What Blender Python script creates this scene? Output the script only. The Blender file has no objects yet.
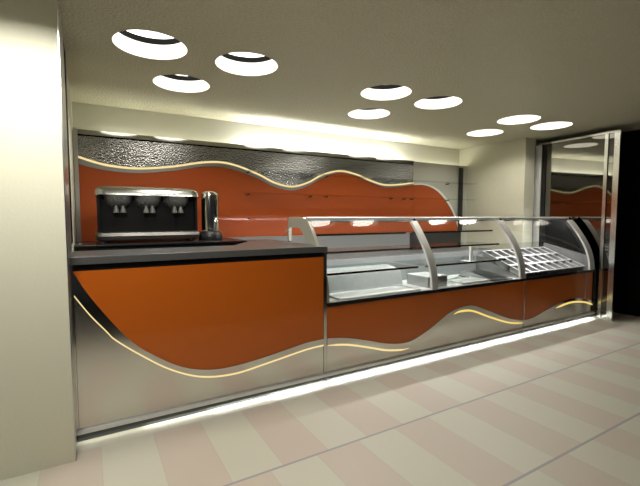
import bpy, bmesh, math, random
from mathutils import Vector, Matrix
random.seed(4)
D = bpy.data
SC = bpy.context.scene
COL = SC.collection
PI = math.pi

# ------------------------------------------------------------------ materials
def new_mat(name):
    m = D.materials.new(name); m.use_nodes = True
    nt = m.node_tree
    return m, nt, nt.nodes['Principled BSDF']

def pbr(name, col, rough=.5, metal=0., coat=0., bump=None, vary=None, spec=.5, aniso=0.):
    """bump=(scale, strength, distance); vary=(scale, amount) multiplies the colour by a mild noise"""
    m, nt, b = new_mat(name)
    b.inputs['Base Color'].default_value = (*col, 1)
    b.inputs['Roughness'].default_value = rough
    b.inputs['Metallic'].default_value = metal
    b.inputs['Coat Weight'].default_value = coat
    b.inputs['Coat Roughness'].default_value = .04
    b.inputs['Specular IOR Level'].default_value = spec
    b.inputs['Anisotropic'].default_value = aniso
    tc = nt.nodes.new('ShaderNodeTexCoord')
    if bump:
        n = nt.nodes.new('ShaderNodeTexNoise'); n.inputs['Scale'].default_value = bump[0]
        n.inputs['Detail'].default_value = 2
        nt.links.new(tc.outputs['Object'], n.inputs['Vector'])
        bp = nt.nodes.new('ShaderNodeBump'); bp.inputs['Strength'].default_value = bump[1]
        bp.inputs['Distance'].default_value = bump[2]
        nt.links.new(n.outputs['Fac'], bp.inputs['Height'])
        nt.links.new(bp.outputs['Normal'], b.inputs['Normal'])
    if vary:
        n = nt.nodes.new('ShaderNodeTexNoise'); n.inputs['Scale'].default_value = vary[0]
        n.inputs['Detail'].default_value = 4
        nt.links.new(tc.outputs['Object'], n.inputs['Vector'])
        mr = nt.nodes.new('ShaderNodeMapRange')
        mr.inputs['To Min'].default_value = 1 - vary[1]; mr.inputs['To Max'].default_value = 1 + vary[1]
        nt.links.new(n.outputs['Fac'], mr.inputs['Value'])
        vm = nt.nodes.new('ShaderNodeVectorMath'); vm.operation = 'SCALE'
        vm.inputs[0].default_value = col
        nt.links.new(mr.outputs['Result'], vm.inputs['Scale'])
        nt.links.new(vm.outputs['Vector'], b.inputs['Base Color'])
    return m

def emit(name, col, s):
    m = D.materials.new(name); m.use_nodes = True
    nt = m.node_tree; nt.nodes.clear()
    e = nt.nodes.new('ShaderNodeEmission'); e.inputs['Color'].default_value = (*col, 1); e.inputs['Strength'].default_value = s
    o = nt.nodes.new('ShaderNodeOutputMaterial'); nt.links.new(e.outputs[0], o.inputs[0])
    return m

def glass(name, tint=(.955, .955, .95), refl=1.0, rough=.0):
    m = D.materials.new(name); m.use_nodes = True
    nt = m.node_tree; nt.nodes.clear()
    t = nt.nodes.new('ShaderNodeBsdfTransparent'); t.inputs['Color'].default_value = (*tint, 1)
    g = nt.nodes.new('ShaderNodeBsdfGlossy'); g.inputs['Roughness'].default_value = rough
    lw = nt.nodes.new('ShaderNodeLayerWeight'); lw.inputs['Blend'].default_value = .5      # facing: same from both sides of the pane
    f = nt.nodes.new('ShaderNodeMath'); f.operation = 'POWER'; f.inputs[1].default_value = 5
    nt.links.new(lw.outputs['Facing'], f.inputs[0])
    mu = nt.nodes.new('ShaderNodeMath'); mu.operation = 'MULTIPLY_ADD'; mu.inputs[1].default_value = .9*refl; mu.inputs[2].default_value = .04*refl; mu.use_clamp = True
    mx = nt.nodes.new('ShaderNodeMixShader'); o = nt.nodes.new('ShaderNodeOutputMaterial')
    nt.links.new(f.outputs[0], mu.inputs[0]); nt.links.new(mu.outputs[0], mx.inputs[0])
    nt.links.new(t.outputs[0], mx.inputs[1]); nt.links.new(g.outputs[0], mx.inputs[2]); nt.links.new(mx.outputs[0], o.inputs[0])
    return m

def floor_mat():
    m, nt, b = new_mat('striped_floor_tiles')
    N = nt.nodes.new; L = nt.links.new
    tc = N('ShaderNodeTexCoord'); sp = N('ShaderNodeSeparateXYZ'); L(tc.outputs['Object'], sp.inputs[0])
    def mth(op, a, c=None, d=None):
        n = N('ShaderNodeMath'); n.operation = op
        for i, v in enumerate((a, c, d)):
            if v is None: continue
            if isinstance(v, (int, float)): n.inputs[i].default_value = v
            else: L(v, n.inputs[i])
        return n.outputs[0]
    X, Y = sp.outputs['X'], sp.outputs['Y']
    W = .3063
    row1 = mth('GREATER_THAN', Y, 2.04)            # 1 in the row by the counter
    row3 = mth('LESS_THAN', Y, 1.28)
    border = mth('GREATER_THAN', Y, 2.80)
    offs = mth('ADD', mth('MULTIPLY', row1, .087), mth('MULTIPLY', row3, -.20))   # row shift
    x2 = mth('SUBTRACT', mth('SUBTRACT', X, .857), offs)
    x2 = mth('ADD', x2, mth('MULTIPLY', border, .20))
    cell = mth('DIVIDE', x2, W)
    cell = mth('ADD', cell, mth('MULTIPLY', row1, 1.0))
    par = mth('MODULO', mth('ADD', mth('FLOOR', cell), 1000), 2)     # 0 cream, 1 pink
    par = mth('MULTIPLY', par, mth('SUBTRACT', 1, border))
    mx = N('ShaderNodeMix'); mx.data_type = 'RGBA'
    mx.inputs['A'].default_value = (.60, .585, .495, 1); mx.inputs['B'].default_value = (.580, .510, .44, 1)
    L(par, mx.inputs['Factor'])
    # thin joints between tiles, wide lilac grout between rows
    fr = mth('FRACT', cell)
    j1 = mth('LESS_THAN', mth('MINIMUM', fr, mth('SUBTRACT', 1, fr)), .009)
    j2 = mth('LESS_THAN', mth('ABSOLUTE', mth('SUBTRACT', Y, 2.80)), .003)
    j = mth('MULTIPLY', mth('MAXIMUM', j1, j2), .22)
    m2 = N('ShaderNodeMix'); m2.data_type = 'RGBA'; L(j, m2.inputs['Factor']); L(mx.outputs['Result'], m2.inputs['A'])
    m2.inputs['B'].default_value = (.33, .31, .30, 1)
    g1 = mth('LESS_THAN', mth('ABSOLUTE', mth('SUBTRACT', Y, 2.038)), .0085)
    g2 = mth('LESS_THAN', mth('ABSOLUTE', mth('SUBTRACT', Y, 1.278)), .0085)
    g = mth('MAXIMUM', g1, g2)
    m3 = N('ShaderNodeMix'); m3.data_type = 'RGBA'; L(g, m3.inputs['Factor']); L(m2.outputs['Result'], m3.inputs['A'])
    m3.inputs['B'].default_value = (.36, .345, .37, 1)
    L(m3.outputs['Result'], b.inputs['Base Color'])
    b.inputs['Roughness'].default_value = .42
    b.inputs['Specular IOR Level'].default_value = .35
    return m

M = dict(
    paint=pbr('cream_wall_paint', (.76, .75, .61), .6, bump=(60, .06, .01), spec=.3),
    backpaint=pbr('pale_wall_paint', (.78, .77, .67), .6, bump=(60, .06, .01), spec=.3),
    ceil=pbr('textured_cream_ceiling', (.69, .665, .495), .40, bump=(48, .9, .018), vary=(62, .22), spec=.5),
    rwall=pbr('textured_wall_paint', (.70, .68, .54), .55, bump=(70, .15, .01), vary=(25, .06), spec=.3),
    lining=pbr('grey_wall_lining', (.50, .49, .42), .5, bump=(80, .12, .01), vary=(90, .10), spec=.3),
    black=pbr('matt_black', (.004, .004, .004), .8, spec=.1),
    matte_black=pbr('smooth_black', (.006, .006, .007), .5, spec=.2),
    gloss_black=pbr('gloss_black', (.008, .008, .010), .18),
    satin_black=pbr('satin_black', (.014, .015, .017), .35),
    dark_floor=pbr('dark_floor', (.006, .006, .006), .7, spec=.2),
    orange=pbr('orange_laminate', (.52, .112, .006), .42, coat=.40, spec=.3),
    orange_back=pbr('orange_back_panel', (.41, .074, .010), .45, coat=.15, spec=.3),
    chrome=pbr('chrome', (.82, .82, .80), .07, 1.),
    polished=pbr('polished_steel', (.64, .625, .58), .13, 1.),
    brushed=pbr('brushed_steel', (.70, .685, .64), .22, 1., bump=(140, .05, .004)),
    hammered=pbr('hammered_steel', (.42, .42, .41), .19, 1., bump=(58, .36, .022)),
    satin=pbr('satin_steel', (.60, .60, .585), .28, 1.),
    deck=pbr('pale_steel', (.72, .72, .71), .45, .25, vary=(14, .10)),
    fascia=pbr('mirror_fascia', (.78, .78, .76), .05, 1.),
    mirror=pbr('dark_mirror', (.21, .205, .185), .03, 1.),
    granite=pbr('dark_grey_stone', (.085, .085, .085), .32, vary=(180, .25)),
    blackstone=pbr('black_stone', (.016, .016, .018), .25, vary=(150, .25)),
    greytop=pbr('grey_worktop', (.22, .22, .22), .4, vary=(120, .12)),
    darkmetal=pbr('dark_textured_metal', (.16, .16, .155), .35, .3, bump=(75, .9, .02)),
    archsteel=pbr('light_satin_steel', (.82, .82, .81), .42, .55),
    traysteel=pbr('dull_dark_steel', (.20, .19, .18), .38, 1.),
    spoutsteel=pbr('grey_cast_metal', (.13, .13, .125), .45, .3),
    bandsteel=pbr('dull_band_steel', (.36, .35, .33), .4, .6),
    wellgrey=pbr('grey_well_lining', (.20, .20, .20), .4, .2),
    panbowl=pbr('dark_pan_steel', (.34, .34, .34), .35, .9),
    lidsteel=pbr('soft_dark_chrome', (.44, .44, .42), .25, 1.),
    midsteel=pbr('mid_grey_lining', (.36, .36, .36), .4, .3),
    postchrome=pbr('soft_chrome', (.80, .80, .77), .24, 1.),
    kick=pbr('dark_grey_plinth', (.075, .08, .08), .6),
    softled=emit('soft_led_glow', (1.0, .98, .85), 4.),
    midled=emit('mid_led_glow', (1.0, .985, .88), 11.),
    halfled=emit('half_led_glow', (1.0, .99, .92), 28.),
    endsteel=pbr('olive_grey_end', (.40, .395, .33), .4, .3),
    casefill=emit('added_case_fill_glow', (.97, .99, 1.0), 180.),  # fill light added inside the display cases
    white=pbr('white_reflector', (.86, .86, .83), .5),
    plastic=pbr('clear_plastic_grey', (.55, .56, .56), .2),
    lamp=emit('lamp_diffuser', (1.0, .955, .83), 5.),
    lamp_front=emit('bright_lamp_diffuser', (1.0, .965, .88), 13.),
    cove=emit('cove_tube_glow', (1.0, .99, .95), 85.),
    softcove=emit('dimmer_cove_tube_glow', (1.0, .965, .82), 13.),
    led=emit('white_led_glow', (1.0, .99, .94), 62.),
    warm=emit('warm_led_glow', (1.0, .80, .38), .95),
    amber=emit('amber_led_glow', (1.0, .72, .20), .95),
    glass=glass('case_glass', refl=.55),
    shelfglass=glass('shelf_glass', (.92, .935, .93), .3),
    floor=floor_mat(),
)

# ------------------------------------------------------------------ mesh helpers
def link(name, bm, mat, parent=None, smooth=False):
    bmesh.ops.recalc_face_normals(bm, faces=bm.faces)
    me = D.meshes.new(name); bm.to_mesh(me); bm.free()
    me.materials.append(M[mat])
    if smooth:
        for p in me.polygons: p.use_smooth = True
        try: me.set_sharp_from_angle(angle=math.radians(38))
        except Exception: pass
    o = D.objects.new(name, me); COL.objects.link(o)
    if parent: o.parent = parent
    return o

def box(bm, x0, x1, y0, y1, z0, z1, bev=0):
    vs = [bm.verts.new(p) for p in ((x0,y0,z0),(x1,y0,z0),(x1,y1,z0),(x0,y1,z0),(x0,y0,z1),(x1,y0,z1),(x1,y1,z1),(x0,y1,z1))]
    fs = [bm.faces.new([vs[i] for i in f]) for f in ((0,3,2,1),(4,5,6,7),(0,1,5,4),(1,2,6,5),(2,3,7,6),(3,0,4,7))]
    if bev:
        es = list({e for f in fs for e in f.edges})
        bmesh.ops.bevel(bm, geom=es, offset=bev, segments=2, affect='EDGES', profile=.6)
    return bm

def B(x0, x1, y0, y1, z0, z1, bev=0):
    return box(bmesh.new(), x0, x1, y0, y1, z0, z1, bev)

def prism(bm, pts, axis, a, b):
    """polygon pts extruded from a to b along axis: 'y' -> pts are (x,z); 'x' -> (y,z); 'z' -> (x,y)"""
    def P(p, t):
        return {'y': (p[0], t, p[1]), 'x': (t, p[0], p[1]), 'z': (p[0], p[1], t)}[axis]
    v0 = [bm.verts.new(P(p, a)) for p in pts]; v1 = [bm.verts.new(P(p, b)) for p in pts]
    n = len(pts)
    bm.faces.new(v0); bm.faces.new(v1)
    for i in range(n):
        bm.faces.new((v0[i], v0[(i+1) % n], v1[(i+1) % n], v1[i]))
    return bm

def ribbon(bm, lo, hi, axis, a, b):
    """solid strip between two equally long polylines, built of quads (so curved strips stay clean)"""
    def P(p, t):
        return {'y': (p[0], t, p[1]), 'x': (t, p[0], p[1])}[axis]
    R = []
    for l, h in zip(lo, hi):
        R.append([bm.verts.new(P(l, a)), bm.verts.new(P(h, a)), bm.verts.new(P(h, b)), bm.verts.new(P(l, b))])
    for p, q in zip(R, R[1:]):
        for i in range(4):
            bm.faces.new((p[i], p[(i+1) % 4], q[(i+1) % 4], q[i]))
    bm.faces.new(R[0]); bm.faces.new(R[-1])
    return bm

def lathe(bm, prof, c, seg=40, flip=False):
    rings = []
    for r, z in prof:
        if r < 1e-5:
            rings.append([bm.verts.new((c[0], c[1], c[2]+z))])
        else:
            rings.append([bm.verts.new((c[0]+r*math.cos(2*PI*k/seg), c[1]+r*math.sin(2*PI*k/seg), c[2]+z)) for k in range(seg)])
    for A, Bq in zip(rings, rings[1:]):
        for k in range(seg):
            k2 = (k+1) % seg
            if len(A) == 1 and len(Bq) == 1: continue
            if len(A) == 1: bm.faces.new((A[0], Bq[k], Bq[k2]))
            elif len(Bq) == 1: bm.faces.new((A[k], A[k2], Bq[0]))
            else: bm.faces.new((A[k], A[k2], Bq[k2], Bq[k]))
    return bm

def tube(bm, pts, r, seg=10, closed_caps=True):
    pts = [Vector(p) for p in pts]
    rings = []
    for i, p in enumerate(pts):
        t = (pts[min(i+1, len(pts)-1)] - pts[max(i-1, 0)]).normalized()
        up = Vector((0,0,1)) if abs(t.z) < .9 else Vector((1,0,0))
        u = t.cross(up).normalized(); v = t.cross(u).normalized()
        rr = r[i] if isinstance(r, (list, tuple)) else r
        rings.append([bm.verts.new(p + (u*math.cos(2*PI*k/seg) + v*math.sin(2*PI*k/seg))*rr) for k in range(seg)])
    for A, Bq in zip(rings, rings[1:]):
        for k in range(seg):
            bm.faces.new((A[k], A[(k+1) % seg], Bq[(k+1) % seg], Bq[k]))
    if closed_caps:
        bm.faces.new(rings[0]); bm.faces.new(rings[-1])
    return bm

def crom(P, n=10):
    """smooth curve through 2-D points"""
    out = []
    for i in range(len(P)-1):
        p0 = P[max(i-1, 0)]; p1 = P[i]; p2 = P[i+1]; p3 = P[min(i+2, len(P)-1)]
        for k in range(n):
            t = k/n
            out.append(tuple(.5*((2*p1[j]) + (-p0[j]+p2[j])*t + (2*p0[j]-5*p1[j]+4*p2[j]-p3[j])*t*t + (-p0[j]+3*p1[j]-3*p2[j]+p3[j])*t**3) for j in (0, 1)))
    out.append(tuple(P[-1]))
    return out

def at_x(curve, x):
    for (x0, z0), (x1, z1) in zip(curve, curve[1:]):
        if x0 <= x <= x1:
            return z0 + (z1-z0)*(x-x0)/max(x1-x0, 1e-9)
    return curve[0][1] if x < curve[0][0] else curve[-1][1]

def sample(curve, x0, x1, n=60):
    return [(x0+(x1-x0)*i/n, at_x(curve, x0+(x1-x0)*i/n)) for i in range(n+1)]

def thing(name, label, cat, loc=(0,0,0), group=None):
    o = D.objects.new(name, None); COL.objects.link(o); o.empty_display_size = .1
    o.location = loc
    tag(o, label, cat, group)
    return o

def tag(o, label, cat, group=None, kind=None):
    o['label'] = label; o['category'] = cat
    if group: o['group'] = group
    if kind: o['kind'] = kind
    return o

def struct(name, bm, mat):
    o = link(name, bm, mat); o['kind'] = 'structure'
    return o

def adopt(root, *obs):
    """parent objects built in world space to an Empty that stands elsewhere"""
    for o in obs:
        o.parent = root; o.matrix_parent_inverse = Matrix.Translation(root.location).inverted()

# ------------------------------------------------------------------ setting
ZC = 2.708
LAMPS = [(.444,3.24),(.813,4.0),(1.182,3.235),(2.66,3.238),(3.016,3.99),(3.389,3.227),(4.875,3.250),(5.19,4.0),(5.588,3.236)]
FRONT = [(-.22,1.72)]
RL = .255

def ceiling():
    bm = bmesh.new(); seg = 40; c = .31
    rows = {}
    for x, y in LAMPS + FRONT:
        rows.setdefault(3.24 if abs(y-3.24) < .05 else 4.0 if y > 3.6 else 1.72, []).append((x, y))
    X0, X1, Y0, Y1 = -4.0, 7.3, .2, 5.32
    def quad(x0, x1, y0, y1):
        bm.faces.new([bm.verts.new((x, y, ZC)) for x, y in ((x0,y0),(x0,y1),(x1,y1),(x1,y0))])
    ycur = Y0
    for yr in sorted(rows):
        quad(X0, X1, ycur, yr-c); xcur = X0
        for x, y in sorted(rows[yr]):
            quad(xcur, x-c, yr-c, yr+c)
            ring = [bm.verts.new((x+RL*math.cos(2*PI*k/seg), y+RL*math.sin(2*PI*k/seg), ZC)) for k in range(seg)]
            outer = []
            for k in range(seg):
                a = 2*PI*k/seg; ca, sa = math.cos(a), math.sin(a); s = c/max(abs(ca), abs(sa))
                outer.append(bm.verts.new((x+ca*s, yr+sa*s, ZC)))
            for k in range(seg):
                k2 = (k+1) % seg
                bm.faces.new((ring[k], outer[k], outer[k2], ring[k2]))
            xcur = x+c
        quad(xcur, X1, yr-c, yr+c)
        ycur = yr+c
    quad(X0, X1, ycur, Y1)
    for f in bm.faces:
        f.normal_update()
        if f.normal.z > 0: f.normal_flip()
    me = D.meshes.new('ceiling'); bm.to_mesh(me); bm.free(); me.materials.append(M['ceil'])
    o = D.objects.new('ceiling', me); COL.objects.link(o); o['kind'] = 'structure'
ceiling()
struct('floor', B(-4.0, 6.95, .62, 5.3, -.05, 0), 'floor')
struct('floor_front', B(-4.0, 6.95, -2.5, .62, -.05, 0), 'dark_floor')
struct('wall_left', B(-4.0, -.112, 2.70, 5.3, 0, ZC-.002), 'paint')
struct('trim_1', B(-.112, -.106, 2.705, 3.32, 0, ZC-.002), 'satin')
struct('trim_2', B(-.112, -.108, 3.36, 3.72, 1.25, ZC-.002), 'black')
struct('wall_back', B(-.112, 6.3, 5.2, 5.3, 0, ZC-.002), 'backpaint')
struct('wall_lining', B(-.112, 6.04, 5.0, 5.04, 0, 2.372), 'lining')
struct('wall_right', B(6.04, 6.30, 3.89, 5.2, 0, ZC-.002), 'rwall')
struct('wall_far', B(6.90, 6.95, -2.5, 5.3, 0, ZC-.002), 'black')

# ------------------------------------------------------------------ downlights
def downlight(x, y, label, group, lm='lamp', watt=24, cone=142, blend=.25, lz=.10):
    t = thing('downlight', label, 'ceiling light', (x, y, ZC), group)
    link('sleeve', lathe(bmesh.new(), [(RL, 0), (RL, .114), (RL+.004, .114), (RL+.004, 0), (RL, 0)], (0,0,0), 48), 'white', t, True)
    link('baffle_ring', lathe(bmesh.new(), [(RL, .115), (RL, .161), (RL+.006, .161), (RL+.006, .115), (RL, .115)], (0,0,0), 48), 'black', t, True)
    link('diffuser', lathe(bmesh.new(), [(0, .163), (RL+.004, .163), (RL+.004, .169), (0, .169)], (0,0,0), 48), lm, t, True)
    ld = D.lights.new('bulb', 'SPOT'); ld.energy = watt; ld.spot_size = math.radians(cone); ld.spot_blend = blend
    ld.color = (1.0, .965, .87); ld.shadow_soft_size = .19
    lo = D.objects.new('bulb', ld); COL.objects.link(lo); lo.parent = t; lo.location = (0, 0, lz)
    return t
LL = ['big round recessed ceiling light nearest the top of the cream wall',
      'round ceiling light directly behind the one nearest the cream wall, above the espresso machine',
      'big round ceiling light, second from the cream wall in the front row',
      'round recessed ceiling light, third from the cream wall in the front row',
      'middle ceiling light of the back row, between the third and fourth of the front row',
      'round recessed ceiling light, fourth from the cream wall in the front row',
      'flat looking ceiling light, fifth from the cream wall in the front row',
      'ceiling light of the back row nearest the corner with the right wall',
      'last ceiling light of the front row, closest to the mirror partition']
for (x, y), l in zip(LAMPS, LL):
    downlight(x, y, l, 'recessed ceiling lights in threes')
for x, y in FRONT:
    downlight(x, y, 'round ceiling light out in the room that shines on the cream wall', 'recessed ceiling lights in threes', 'lamp_front', 125, 150, .04, -.01)

# cove light lying behind the lining
t = thing('cove_light', 'glowing tube behind the top edge of the back wall lining', 'light', (3.1, 5.12, 2.28))
adopt(t, link('tube', tube(bmesh.new(), [(1.75, 5.125, 2.285), (4.6, 5.125, 2.285)], .018), 'cove', None, True),
      link('tube', tube(bmesh.new(), [(.1, 5.165, 2.30), (1.70, 5.165, 2.30)], .012), 'softcove', None, True),
      link('tube', tube(bmesh.new(), [(4.65, 5.165, 2.30), (5.95, 5.165, 2.30)], .012), 'softcove', None, True),
      link('batten', B(.06, 5.97, 5.10, 5.19, 2.23, 2.262), 'white'))

# ------------------------------------------------------------------ wave curves (x, z)
glow_a = crom([(-.093,.959),(-.008,.822),(.08,.705),(.124,.646),(.265,.524),(.469,.374),(.69,.275),(.932,.248),(1.195,.278),(1.482,.320),(1.600,.334),(1.735,.340)])
top_a = crom([(-.091,1.106),(.004,.927),(.21,.633),(.401,.47),(.578,.365),(.769,.314),(.975,.312),(1.196,.335),(1.413,.368),(1.563,.389),(1.735,.397)])
glow_b = crom([(1.770,.331),(1.907,.316),(2.042,.289),(2.241,.232),(2.43,.177),(2.60,.150),(2.69,.147),(2.80,.165),(3.0,.235),(3.231,.350),(3.36,.410),(3.46,.429),(3.654,.411),(3.948,.305),(4.264,.202),(4.45,.165),(4.598,.150)])
top_b = crom([(1.770,.396),(1.906,.379),(2.042,.352),(2.241,.298),(2.421,.245),(2.609,.213),(2.774,.222),(3.013,.306),(3.266,.426),(3.426,.470),(3.55,.478),(3.701,.461),(4.054,.332),(4.319,.237),(4.598,.181)])
glow_c = crom([(4.612,.151),(4.75,.152),(4.891,.169),(5.13,.215),(5.346,.259),(5.671,.288),(6.02,.251),(6.285,.175)])
top_c = crom([(4.612,.178),(4.75,.184),(4.889,.208),(5.127,.262),(5.343,.306),(5.667,.339),(6.02,.300),(6.285,.228)])
b_glow = crom([(-.066,2.087),(.052,2.049),(.23,2.011),(.50,1.998),(.85,2.037),(1.215,2.112),(1.48,2.132),(1.711,2.091),(1.969,2.005),(2.189,1.910),(2.45,1.868),(2.70,1.935),(2.933,2.053),(3.23,2.127),(3.53,2.092),(3.796,2.013),(4.073,1.958),(4.384,1.975),(4.695,2.02)])
b_low = crom([(-.066,2.013),(.048,1.982),(.228,1.955),(.50,1.947),(.855,1.991),(1.216,2.060),(1.48,2.075),(1.71,2.030),(1.968,1.950),(2.182,1.860),(2.45,1.818),(2.70,1.888),(2.933,2.008),(3.23,2.098),(3.531,2.062),(3.796,1.983),(4.074,1.920),(4.384,1.938),(4.695,1.985)])

def dn(c, d): return [(x, z-d) for x, z in c]

def front_parts(root, x0, x1, top, glow, ztop, leds, mats=('orange', 'polished', 'brushed'), zb=.088):
    n = int(40*(x1-x0))+20
    T = sample(top, x0, x1, n); G = sample(glow, x0, x1, n)
    o1 = link('orange_panel', ribbon(bmesh.new(), T, [(x, max(ztop, z+.0005)) for x, z in T], 'y', 2.920, 2.938), mats[0])
    o2 = link('wave_band', ribbon(bmesh.new(), G, [(x, z-.001) for x, z in T], 'y', 2.913, 2.936), mats[1])
    o3 = link('steel_panel', ribbon(bmesh.new(), [(x, zb) for x, z in G], [(x, z-.001) for x, z in G], 'y', 2.920, 2.938), mats[2])
    obs = [o1, o2, o3]
    for (a, b, th, mt) in leds:
        S = sample(glow, a, b, max(16, int(40*(b-a))))
        hi, lo = [], []
        for i, (x, z) in enumerate(S):
            f = min(1, i/4, (len(S)-1-i)/4) if th > .011 else 1
            w = th*(.15+.85*f)/2
            hi.append((x, z+w)); lo.append((x, z-w))
        obs.append(link('light_strip', ribbon(bmesh.new(), lo, hi, 'y', 2.907, 2.9128), mt))
    adopt(root, *obs)

# ------------------------------------------------------------------ bar counter
bc = thing('bar_counter', 'long plain bar counter with large orange front panel beside the cream wall', 'counter', (.8, 3.15, 0))
front_parts(bc, -.091, 1.733, top_a, glow_a, 1.108, [(-.09, 1.73, .011, 'warm')])
adopt(bc,
      link('carcass', B(-.108, 1.752, 2.942, 3.40, .075, 1.148), 'satin_black'),
      link('plinth_light', B(-.10, .30, 2.902, 2.924, .040, .0445), 'softled'), link('plinth_light', B(.305, .75, 2.902, 2.924, .040, .0445), 'midled'), link('plinth_light', B(.755, 1.25, 2.902, 2.924, .040, .0445), 'halfled'), link('plinth_light', B(1.255, 1.745, 2.902, 2.924, .040, .0445), 'led'),
      link('corner_post', B(-.108, -.093, 2.915, 2.94, .045, 1.148), 'polished'),
      link('corner_post', B(1.735, 1.765, 2.915, 2.94, .045, 1.148), 'polished'),
      link('top_reveal', B(-.093, 1.735, 2.925, 2.94, 1.110, 1.148), 'gloss_black'),
      link('bottom_rail', B(-.108, 1.765, 2.897, 2.94, .058, .085, .002), 'archsteel'), link('rail_lip', prism(bmesh.new(), [(2.897,.0575),(2.897,.034),(2.9005,.034),(2.9005,.045),(2.94,.045),(2.94,.0575)], 'x', -.108, 1.765), 'kick'),
      link('plinth', B(-.108, 1.765, 2.930, 3.38, .0, .0445), 'kick'))
wt = link('worktop', prism(bmesh.new(), [(-.108,2.900),(1.766,2.900),(1.766,4.19),(1.44,4.19),(1.44,3.95),(1.11,3.42),(-.108,3.42)], 'z', 1.150, 1.200), 'granite')
md = wt.modifiers.new('edge', 'BEVEL'); md.width = .004; md.segments = 2
tag(wt, 'thick dark grey stone worktop lying on the plain bar counter', 'worktop')

# ------------------------------------------------------------------ display cases
prof = crom([(2.925,.703),(2.942,.85),(2.985,.99),(3.045,1.11),(3.12,1.225),(3.20,1.335),(3.285,1.425)], 6)
def off(P, d):
    out = []
    for i, p in enumerate(P):
        a = P[max(i-1, 0)]; b = P[min(i+1, len(P)-1)]
        t = Vector((b[0]-a[0], b[1]-a[1])).normalized()
        out.append((p[0]+t.y*d, p[1]-t.x*d))
    return out
TOP = [(3.285,1.425),(3.67,1.440)]

def arch(root, x0, x1, gasket=True):
    full = prof[:-3]
    # rises from the base rail, bends over, and comes down at the back
    obs = [link('arch_frame', ribbon(bmesh.new(), off(full, -.034), off(full, -.008), 'x', x0, x1), 'archsteel')]
    if gasket:
        obs.append(link('gasket', ribbon(bmesh.new(), off(prof, -.016), off(prof, .008), 'x', x1+.0005, x1+.016), 'gloss_black'))
    adopt(root, *obs)

def glass_panes(root, x0, x1):
    adopt(root, link('curved_glass', ribbon(bmesh.new(), off(prof, -.006), prof, 'x', x0, x1), 'glass', None, True),
          link('top_glass', B(x0, x1, 3.305, 3.655, 1.438, 1.444), 'glass'))

def rails(root, x0, x1):
    adopt(root,
          link('base_rail', B(x0, x1, 2.908, 2.938, .668, .699, .004), 'gloss_black'),
          link('base_trim', B(x0, x1, 2.914, 2.922, .6995, .7045), 'polished'),
          link('top_rail', tube(bmesh.new(), [(x0, 3.292, 1.432), (x1, 3.292, 1.432)], .020, 14), 'archsteel', None, True),
          link('added_case_fill', B(x0+.05, x1-.1, 3.318, 3.334, 1.412, 1.417), 'casefill'),  # unseen strip, added to brighten the shelves and pans
          link('added_fill_cover', prism(bmesh.new(), [(3.306,1.398),(3.311,1.398),(3.311,1.418),(3.345,1.418),(3.345,1.426),(3.306,1.426)], 'x', x0+.04, x1-.09), 'satin'),  # cover added to keep the fill strip out of sight
          link('rear_rail', B(x0, x1, 3.656, 3.672, 1.425, 1.446), 'satin'),
          link('bottom_rail', B(x0, x1, 2.897, 2.94, .058, .085, .002), 'archsteel'), link('rail_lip', prism(bmesh.new(), [(2.897,.0575),(2.897,.034),(2.9005,.034),(2.9005,.045),(2.94,.045),(2.94,.0575)], 'x', x0, x1), 'kick'),
          link('plinth', B(x0, x1, 2.930, 3.62, 0, .0445), 'kick'),
          link('plinth_light', B(x0+.02, min(x1-.02, 6.20), 2.902, 2.924, .040, .0445), 'led'),
          link('carcass', B(x0, x1, 2.942, 3.66, .07, .66), 'satin_black'),
          link('rear_wall', B(x0, x1, 3.625, 3.66, .661, .985), 'midsteel'))

pc = thing('pastry_display_case', 'curved glass pastry case with two glass panes and shelves, next to the plain bar counter', 'display case', (3.18, 3.3, 0))
front_parts(pc, 1.770, 4.598, top_b, glow_b, .667, [(1.772, 2.72, .017, 'warm'), (3.36, 4.597, .021, 'amber')])
rails(pc, 1.770, 4.600)
arch(pc, 3.01, 3.095); arch(pc, 4.48, 4.585)
glass_panes(pc, 1.80, 3.085); glass_panes(pc, 3.11, 4.585)
adopt(pc, link('deck', B(1.772, 4.598, 2.94, 3.624, .664, .690), 'deck'))
# end plate with the hooded outline
outer = [(2.925,.703)] + prof[1:] + [(3.40,1.440),(3.62,1.448),(3.675,1.432),(3.695,1.395),(3.700,1.205),(3.675,1.205)]
inner = [(3.665,1.335),(3.64,1.345),(3.45,1.345),(3.40,1.325),(3.30,1.225),(3.26,1.21)] + [(y+.045, z-.01) for y, z in reversed(prof[:24])]
adopt(pc, link('end_plate', prism(bmesh.new(), outer+inner, 'x', 1.769, 1.80), 'endsteel'))
adopt(pc, link('end_foot', B(1.772, 1.797, 3.672, 3.698, 1.1, 1.2045), 'gloss_black'))
adopt(pc, link('end_knob', lathe(bmesh.new(), [(0,-.018),(.013,-.013),(.018,0),(.013,.013),(0,.018)], (1.758, 3.672, 1.305), 16), 'chrome', None, True))
# three levels of glass shelf with dark front profiles
for (y0, z) in ((3.30,1.275),(3.20,1.110),(3.10,.920)):
    for (xa, xb) in ((1.80,3.005),(3.115,4.475)):
        s = link('glass_shelf', B(xa, xb, y0+.004, 3.62, z, z+.007), 'shelfglass')
        e = link('shelf_edge', B(xa, xb, y0-.008, y0+.004, z-.008, z+.010), 'gloss_black')
        adopt(pc, s)
        e.parent = s
# stepped inner back of the first bay
adopt(pc, link('inner_step', prism(bmesh.new(), [(3.36,.691),(3.62,.691),(3.62,.90),(3.40,.86)], 'x', 1.80, 3.03), 'deck'))

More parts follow.
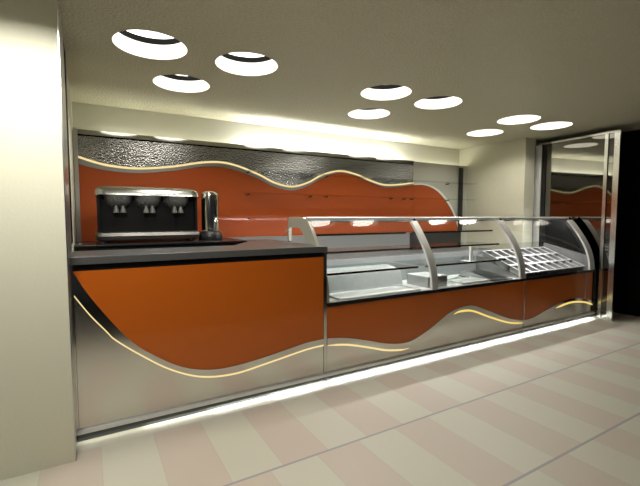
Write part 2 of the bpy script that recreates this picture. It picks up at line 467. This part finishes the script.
gc = thing('gelato_display_case', 'curved glass gelato case at the mirror end, open pans inside', 'display case', (5.43, 3.3, 0))
front_parts(gc, 4.612, 6.285, top_c, glow_c, .667, [(5.30, 6.285, .023, 'amber')])
rails(gc, 4.612, 6.285)
arch(gc, 6.08, 6.202, False)
glass_panes(gc, 4.613, 6.202)
adopt(gc, link('joint_strip', B(4.601, 4.6115, 2.912, 2.94, .045, .668), 'satin'),
      link('joint_strip', B(6.015, 6.030, 2.9125, 2.9195, .305, .668), 'satin'),
      link('corner_strip', B(6.2855, 6.293, 2.912, 2.94, .045, .668), 'polished'),
      link('well_floor', prism(bmesh.new(), [(2.942,.661),(3.624,.661),(3.624,.932),(2.942,.670)], 'x', 4.614, 6.163), 'satin'),
      link('well_side', prism(bmesh.new(), [(2.945,.669),(3.62,.669),(3.62,1.045),(2.985,.90),(2.955,.80)], 'x', 6.165, 6.202), 'wellgrey'),
      link('inner_end', prism(bmesh.new(), off(prof, -.036)+[(3.62,1.40),(3.62,.669),(2.965,.669)], 'x', 6.203, 6.214), 'black'),
      link('end_cheek', prism(bmesh.new(), [(2.905,.10),(2.905,.668)]+off(prof, .020)+[(3.40,1.45),(3.67,1.458),(3.67,.10)], 'x', 6.215, 6.284), 'gloss_black'),
      link('back_glass', B(4.62, 6.163, 3.612, 3.618, .935, 1.07), 'shelfglass'))

# gelato pans on the inclined well floor
SLOPE = math.atan2(.262, .682)
PW, PL, PH = .174, .214, .075
def ring4(bm, a, b, z): return [bm.verts.new(p) for p in ((-a,-b,z),(a,-b,z),(a,b,z),(-a,b,z))]
def skin4(bm, R):
    for A, Q in zip(R, R[1:]):
        for k in range(4): bm.faces.new((A[k], A[(k+1)%4], Q[(k+1)%4], Q[k]))
def pan_bowl():
    bm = bmesh.new(); a, b = PW/2-.004, PL/2-.004
    R = [ring4(bm, a-.012, b-.012, 0), ring4(bm, a-.002, b-.002, PH-.006), ring4(bm, a-.005, b-.005, PH-.006), ring4(bm, a-.016, b-.016, .004)]
    skin4(bm, R); bm.faces.new(R[0]); bm.faces.new(R[-1])
    return bm
def pan_rim():
    bm = bmesh.new(); a, b = PW/2, PL/2
    R = [ring4(bm, a, b, PH-.0055), ring4(bm, a, b, PH), ring4(bm, a-.011, b-.013, PH), ring4(bm, a-.011, b-.013, PH-.0055)]
    skin4(bm, R+[R[0]])
    return bm
names_col = ['first', 'second', 'third', 'fourth', 'fifth', 'sixth', 'seventh', 'eighth']
proto_pan = None
for r, (y, rn) in enumerate(((3.082, 'front'), (3.286, 'middle'), (3.490, 'back'))):
    for c in range(8):
        x = 4.732 + c*.181
        if proto_pan is None:
            p = link('gelato_pan', pan_bowl(), 'panbowl'); proto_pan = p; proto_rim = link('rim', pan_rim(), 'archsteel', p)
        else:
            p = proto_pan.copy(); COL.objects.link(p)
            q = proto_rim.copy(); COL.objects.link(q); q.parent = p
        p.location = (x, y, .6715 + (y-2.942)*math.tan(SLOPE))
        p.rotation_euler = (SLOPE, 0, 0)
        tag(p, 'empty steel gelato pan, %s from the pastry case in the %s row' % (names_col[c], rn), 'pan', 'gelato pans in three rows')
# pastry case contents
def tray(x0, x1, y0, y1, z, h, label, mat='satin'):
    bm = bmesh.new(); cx, cy = (x0+x1)/2, (y0+y1)/2; a, b = (x1-x0)/2, (y1-y0)/2
    def ring(a, b, z): return [bm.verts.new(p) for p in ((-a,-b,z),(a,-b,z),(a,b,z),(-a,b,z))]
    R = [ring(a-.006, b-.006, 0), ring(a, b, h), ring(a-.006, b-.006, h), ring(a-.012, b-.012, .004)]
    for A, Bq in zip(R, R[1:]):
        for k in range(4): bm.faces.new((A[k], A[(k+1)%4], Bq[(k+1)%4], Bq[k]))
    bm.faces.new(R[0]); bm.faces.new(R[-1])
    o = link('tray', bm, mat); o.location = (cx, cy, z)
    tag(o, label, 'tray', 'trays in the pastry case')
    return o
tray(1.95, 2.95, 2.99, 3.34, .6905, .018, 'long shallow steel tray lying in the first glass bay', 'deck')
tray(3.62, 4.10, 3.02, 3.34, .6905, .020, 'shallow steel tray in the middle of the second glass bay', 'deck')
bx = thing('steel_box', 'low grey steel box on the deck beside the middle glass frame', 'box', (3.27, 3.2, .6905))
adopt(bx, link('body', B(3.13, 3.42, 3.07, 3.40, .6905, .800, .004), 'satin'), link('lid', B(3.127, 3.423, 3.067, 3.403, .8005, .808, .002), 'deck'))
rk = thing('divider_rack', 'small dark slotted rack on the deck beside the gelato case frame', 'rack', (4.3, 3.2, .6905))
obs = [link('base', B(4.10, 4.47, 2.99, 3.50, .691, .700), 'satin_black')]
for k in range(6):
    obs.append(link('fin', prism(bmesh.new(), [(3.0,.701),(3.49,.701),(3.49,.76),(3.3,.76)], 'x', 4.115+k*.065, 4.121+k*.065), 'satin'))
adopt(rk, *obs)
dv = thing('shelf_divider', 'upright white divider standing on the lowest shelf of the second bay', 'divider', (3.90, 3.2, .9275))
adopt(dv, link('upright', B(3.89, 3.91, 3.14, 3.17, .9305, 1.100, .003), 'white'), link('foot', B(3.87, 3.93, 3.13, 3.28, .9275, .9304), 'white'))

# ------------------------------------------------------------------ back counters
ec = thing('espresso_counter', 'black counter behind the bar carrying the espresso machine', 'counter', (.65, 4.2, 0))
adopt(ec, link('carcass', B(-.106, 1.40, 3.98, 4.44, 0, 1.1905), 'satin_black'), link('top', B(-.106, 1.42, 3.95, 4.67, 1.191, 1.206, .003), 'blackstone'))
bk = thing('back_counter', 'long grey back counter running low under the orange wall panel', 'counter', (3, 4.6, 0))
adopt(bk, link('carcass', B(-.106, 6.035, 4.48, 4.96, 0, .86), 'satin_black'), link('top', B(-.106, 6.035, 4.45, 4.965, .861, .90), 'greytop'),
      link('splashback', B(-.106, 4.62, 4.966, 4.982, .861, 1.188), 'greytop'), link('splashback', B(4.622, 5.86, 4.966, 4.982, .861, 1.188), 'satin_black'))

# ------------------------------------------------------------------ back panel
bp = thing('wall_cladding', 'orange wall panel with steel frieze and glowing wavy line behind the counters', 'wall panel', (2.3, 4.98, 1.2))
xa, xb = -.066, 4.692; n = 190
G = sample(b_glow, xa, xb, n); Lw = sample(b_low, xa, xb, n)
adopt(bp,
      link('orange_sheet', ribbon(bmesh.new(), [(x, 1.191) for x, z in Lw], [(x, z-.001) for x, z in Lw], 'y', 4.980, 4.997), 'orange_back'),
      link('wave_band', ribbon(bmesh.new(), Lw, G, 'y', 4.974, 4.996), 'bandsteel'),
      link('steel_frieze', ribbon(bmesh.new(), [(x, z+.001) for x, z in G], [(x, 2.311) for x, z in G], 'y', 4.980, 4.997), 'hammered'),
      link('light_strip', ribbon(bmesh.new(), [(x, z-.012) for x, z in G], [(x, z+.012) for x, z in G], 'y', 4.966, 4.9735), 'warm'),
      link('mirror_fascia', B(xa, xb, 4.972, 4.997, 2.326, 2.376), 'fascia'),
      link('shadow_gap', B(xa, xb, 4.985, 4.997, 2.312, 2.3255), 'black'),
      link('end_stile', B(-.106, -.068, 4.90, 4.997, 1.191, 2.376), 'satin'))
ep = thing('rounded_cladding', 'rounded orange panel end with pale glowing rim near the right wall', 'wall panel', (5.2, 4.98, 1.2))
eg = crom([(4.71,2.015),(4.85,2.024),(4.96,2.022),(5.124,1.998),(5.319,1.925),(5.495,1.80),(5.653,1.630),(5.760,1.45),(5.83,1.30),(5.86,1.191)])
eo = crom([(4.71,1.982),(4.85,1.991),(4.95,1.988),(5.101,1.960),(5.271,1.888),(5.440,1.760),(5.603,1.590),(5.710,1.43),(5.78,1.28),(5.81,1.191)])
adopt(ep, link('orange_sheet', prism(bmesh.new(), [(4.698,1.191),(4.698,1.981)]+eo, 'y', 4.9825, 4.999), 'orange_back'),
      link('rim', ribbon(bmesh.new(), eo, [(a[0]*.35+b[0]*.65, a[1]*.35+b[1]*.65) for a, b in zip(eo, eg)], 'y', 4.978, 4.999), 'white'))
# glass shelves on the back panel
def bracket(x, z):
    bm = tube(bmesh.new(), [(x, 4.974, z-.012), (x, 4.90, z-.012)], .008, 8)
    lathe(bm, [(0,-.004),(.016,-.004),(.016,.004),(0,.004)], (x, 4.90, z-.008), 12)
    return bm
for z, l, x0 in ((2.035, 'topmost glass shelf crossing the wavy light line', 1.76), (1.752, 'middle glass shelf in front of the orange wall panel', 1.74), (1.446, 'lowest glass shelf just above the display case rail', 1.72)):
    s = thing('wall_shelf', l, 'shelf', (3.9, 4.85, z), 'glass shelves on the orange panel')
    obs = [link('glass_plate', B(x0, 6.02, 4.76, 4.972, z, z+.008), 'shelfglass')]
    for bxp in (1.80, 2.72, 2.98, 4.18, 4.45, 4.62, 5.45):
        obs.append(link('bracket', bracket(bxp, z), 'satin_black', None, True))
    adopt(s, *obs)
pp = thing('shelf_post', 'dark upright post holding the glass shelves in the right corner', 'post', (5.83, 4.985, 1.2))
adopt(pp, link('upright', B(5.785, 5.875, 4.955, 4.976, 1.191, 2.33), 'satin_black'), link('cap', B(5.785, 5.875, 4.953, 4.978, 2.3305, 2.34), 'satin'))

# ------------------------------------------------------------------ espresso machine
em = thing('espresso_machine', 'wide chrome and black espresso machine with three brew groups on the black counter', 'coffee machine', (.53, 4.4, 1.206))
lid = [(4.62,1.66),(4.62,1.735),(4.58,1.745),(4.32,1.745),(4.255,1.735),(4.215,1.705),(4.195,1.660),(4.205,1.652),(4.60,1.652)]
def rounded_bar(sec, x0, x1, r, cy, cz):
    # a profile (y, z) swept along x whose ends shrink away in a quarter round
    bm = bmesh.new(); rings = []
    st = [(x0+r*(1-math.cos(a)), 1-(1-math.sin(a))*.45) for a in [PI/2*k/5 for k in range(6)]]
    st += [(x1-r*(1-math.cos(a)), 1-(1-math.sin(a))*.45) for a in [PI/2*k/5 for k in range(5, -1, -1)]]
    for x, sc in st:
        rings.append([bm.verts.new((x, cy+(y-cy)*(.5+.5*sc), cz+(z-cz)*sc)) for y, z in sec])
    n = len(sec)
    for A, Q in zip(rings, rings[1:]):
        for k in range(n): bm.faces.new((A[k], A[(k+1) % n], Q[(k+1) % n], Q[k]))
    bm.faces.new(rings[0]); bm.faces.new(rings[-1])
    return bm
bm = rounded_bar(lid, .066, 1.010, .09, 4.40, 1.652)
adopt(em, link('lid', bm, 'lidsteel', None, True),
      link('body', B(.105, .965, 4.30, 4.60, 1.30, 1.651), 'matte_black'),
      link('side_panel', B(.080, .104, 4.24, 4.60, 1.30, 1.651, .003), 'matte_black'),
      link('side_panel', B(.966, .990, 4.24, 4.60, 1.30, 1.651, .003), 'matte_black'))
tr = [(4.60,1.225),(4.60,1.300),(4.225,1.312),(4.195,1.300),(4.18,1.27),(4.195,1.235),(4.23,1.225)]
bm = rounded_bar(tr, .060, 1.008, .05, 4.40, 1.265)
adopt(em, link('drip_tray', bm, 'traysteel', None, True))
for fx in (.12, .95):
    for fy in (4.25, 4.56):
        adopt(em, link('foot', lathe(bmesh.new(), [(0,0),(.025,0),(.022,.024),(0,.024)], (fx, fy, 1.2062), 14), 'satin_black', None, True))
for i, gx in enumerate((.262, .522, .788)):
    g = link('brew_group', lathe(bmesh.new(), [(0,-.120),(.055,-.112),(.098,-.085),(.122,-.045),(.129,0),(0,0)], (gx, 4.315, 1.651), 28), 'darkmetal', None, True)
    adopt(em, g)
    for dx in ((-.028, .030)):
        sp = link('spout', lathe(bmesh.new(), [(0,-.160),(.028,-.160),(.024,-.135),(.012,-.095),(0,-.09)], (gx+dx, 4.225, 1.651), 14), 'spoutsteel', None, True)
        sp.parent = g

cg = thing('coffee_grinder', 'tall chrome cylinder on a round dark base, right of the espresso machine', 'grinder', (1.145, 4.32, 1.206))
adopt(cg, link('cylinder', lathe(bmesh.new(), [(0,.10),(.092,.10),(.094,.13),(.094,.46),(.088,.495),(.06,.518),(0,.525)], (1.145, 4.32, 1.206), 36), 'polished', None, True),
      link('base', lathe(bmesh.new(), [(0,0),(.120,0),(.128,.02),(.122,.06),(.100,.090),(0,.0995)], (1.145, 4.32, 1.2063), 36), 'satin_black', None, True))

# ------------------------------------------------------------------ mirror partition
PA = math.radians(4)
P0 = Vector((6.285, 2.707, 0))
mp = thing('mirror_partition', 'tall dark mirror partition in a chrome frame at the far end of the counter', 'partition', P0)
mp.rotation_euler = (0, 0, -PA)     # local y runs along the partition, local -x faces the room
Lp = 1.31; H1 = 2.625
link('mirror_pane', B(0, .008, .02, Lp, .02, H1-.02), 'mirror', mp)
link('back_board', B(.010, .03, -.02, Lp+.10, 0, H1), 'black', mp)
link('end_post', B(-.024, .009, -.03, .040, 0, H1+.005), 'postchrome', mp)
link('inner_post', B(-.016, -.001, .122, .165, .02, H1-.022), 'postchrome', mp)
link('far_post', B(-.024, .009, 1.10, 1.207, 0, H1-.021), 'archsteel', mp)
link('far_gasket', B(-.012, -.001, 1.03, 1.099, .02, H1-.022), 'gloss_black', mp)
link('top_rail', B(-.020, .009, .041, Lp+.15, H1-.020, H1+.005), 'postchrome', mp)
link('bottom_rail', B(-.012, -.0005,   .041, 1.029, 0, .0195), 'satin', mp)

# ------------------------------------------------------------------ camera, world, view
F = 398.0
VX = Vector((685., 26., F)).normalized()
p = math.atan2(26, F)
up = Vector((0, math.cos(p), -math.sin(p)))
X = (VX - up*VX.dot(up)).normalized()
Yv = up.cross(X)
if Yv.z < 0: Yv = -Yv
# rows of R: world axes expressed in (right, up, forward)
right = Vector((X[0], Yv[0], up[0])); cup = Vector((X[1], Yv[1], up[1])); fwd = Vector((X[2], Yv[2], up[2]))
cam = D.cameras.new('camera'); co = D.objects.new('camera', cam); COL.objects.link(co)
mw = Matrix.Identity(4)
for i in range(3):
    mw[i][0] = right[i]; mw[i][1] = cup[i]; mw[i][2] = -fwd[i]
mw[2][3] = 1.45
co.matrix_world = mw
cam.sensor_fit = 'HORIZONTAL'; cam.sensor_width = 36; cam.lens = F/640*36; cam.clip_start = .05
SC.camera = co
w = D.worlds.new('world'); SC.world = w; w.use_nodes = True
w.node_tree.nodes['Background'].inputs[0].default_value = (.9, .95, 1.0, 1)
w.node_tree.nodes['Background'].inputs[1].default_value = .02
SC.view_settings.view_transform = 'Standard'; SC.view_settings.look = 'None'
SC.view_settings.exposure = 0.0; SC.view_settings.gamma = 1.0
SC.view_settings.use_curve_mapping = False
SC.cycles.use_denoising = True
SC.cycles.max_bounces = 12; SC.cycles.transparent_max_bounces = 24
SC.cycles.sample_clamp_indirect = 6
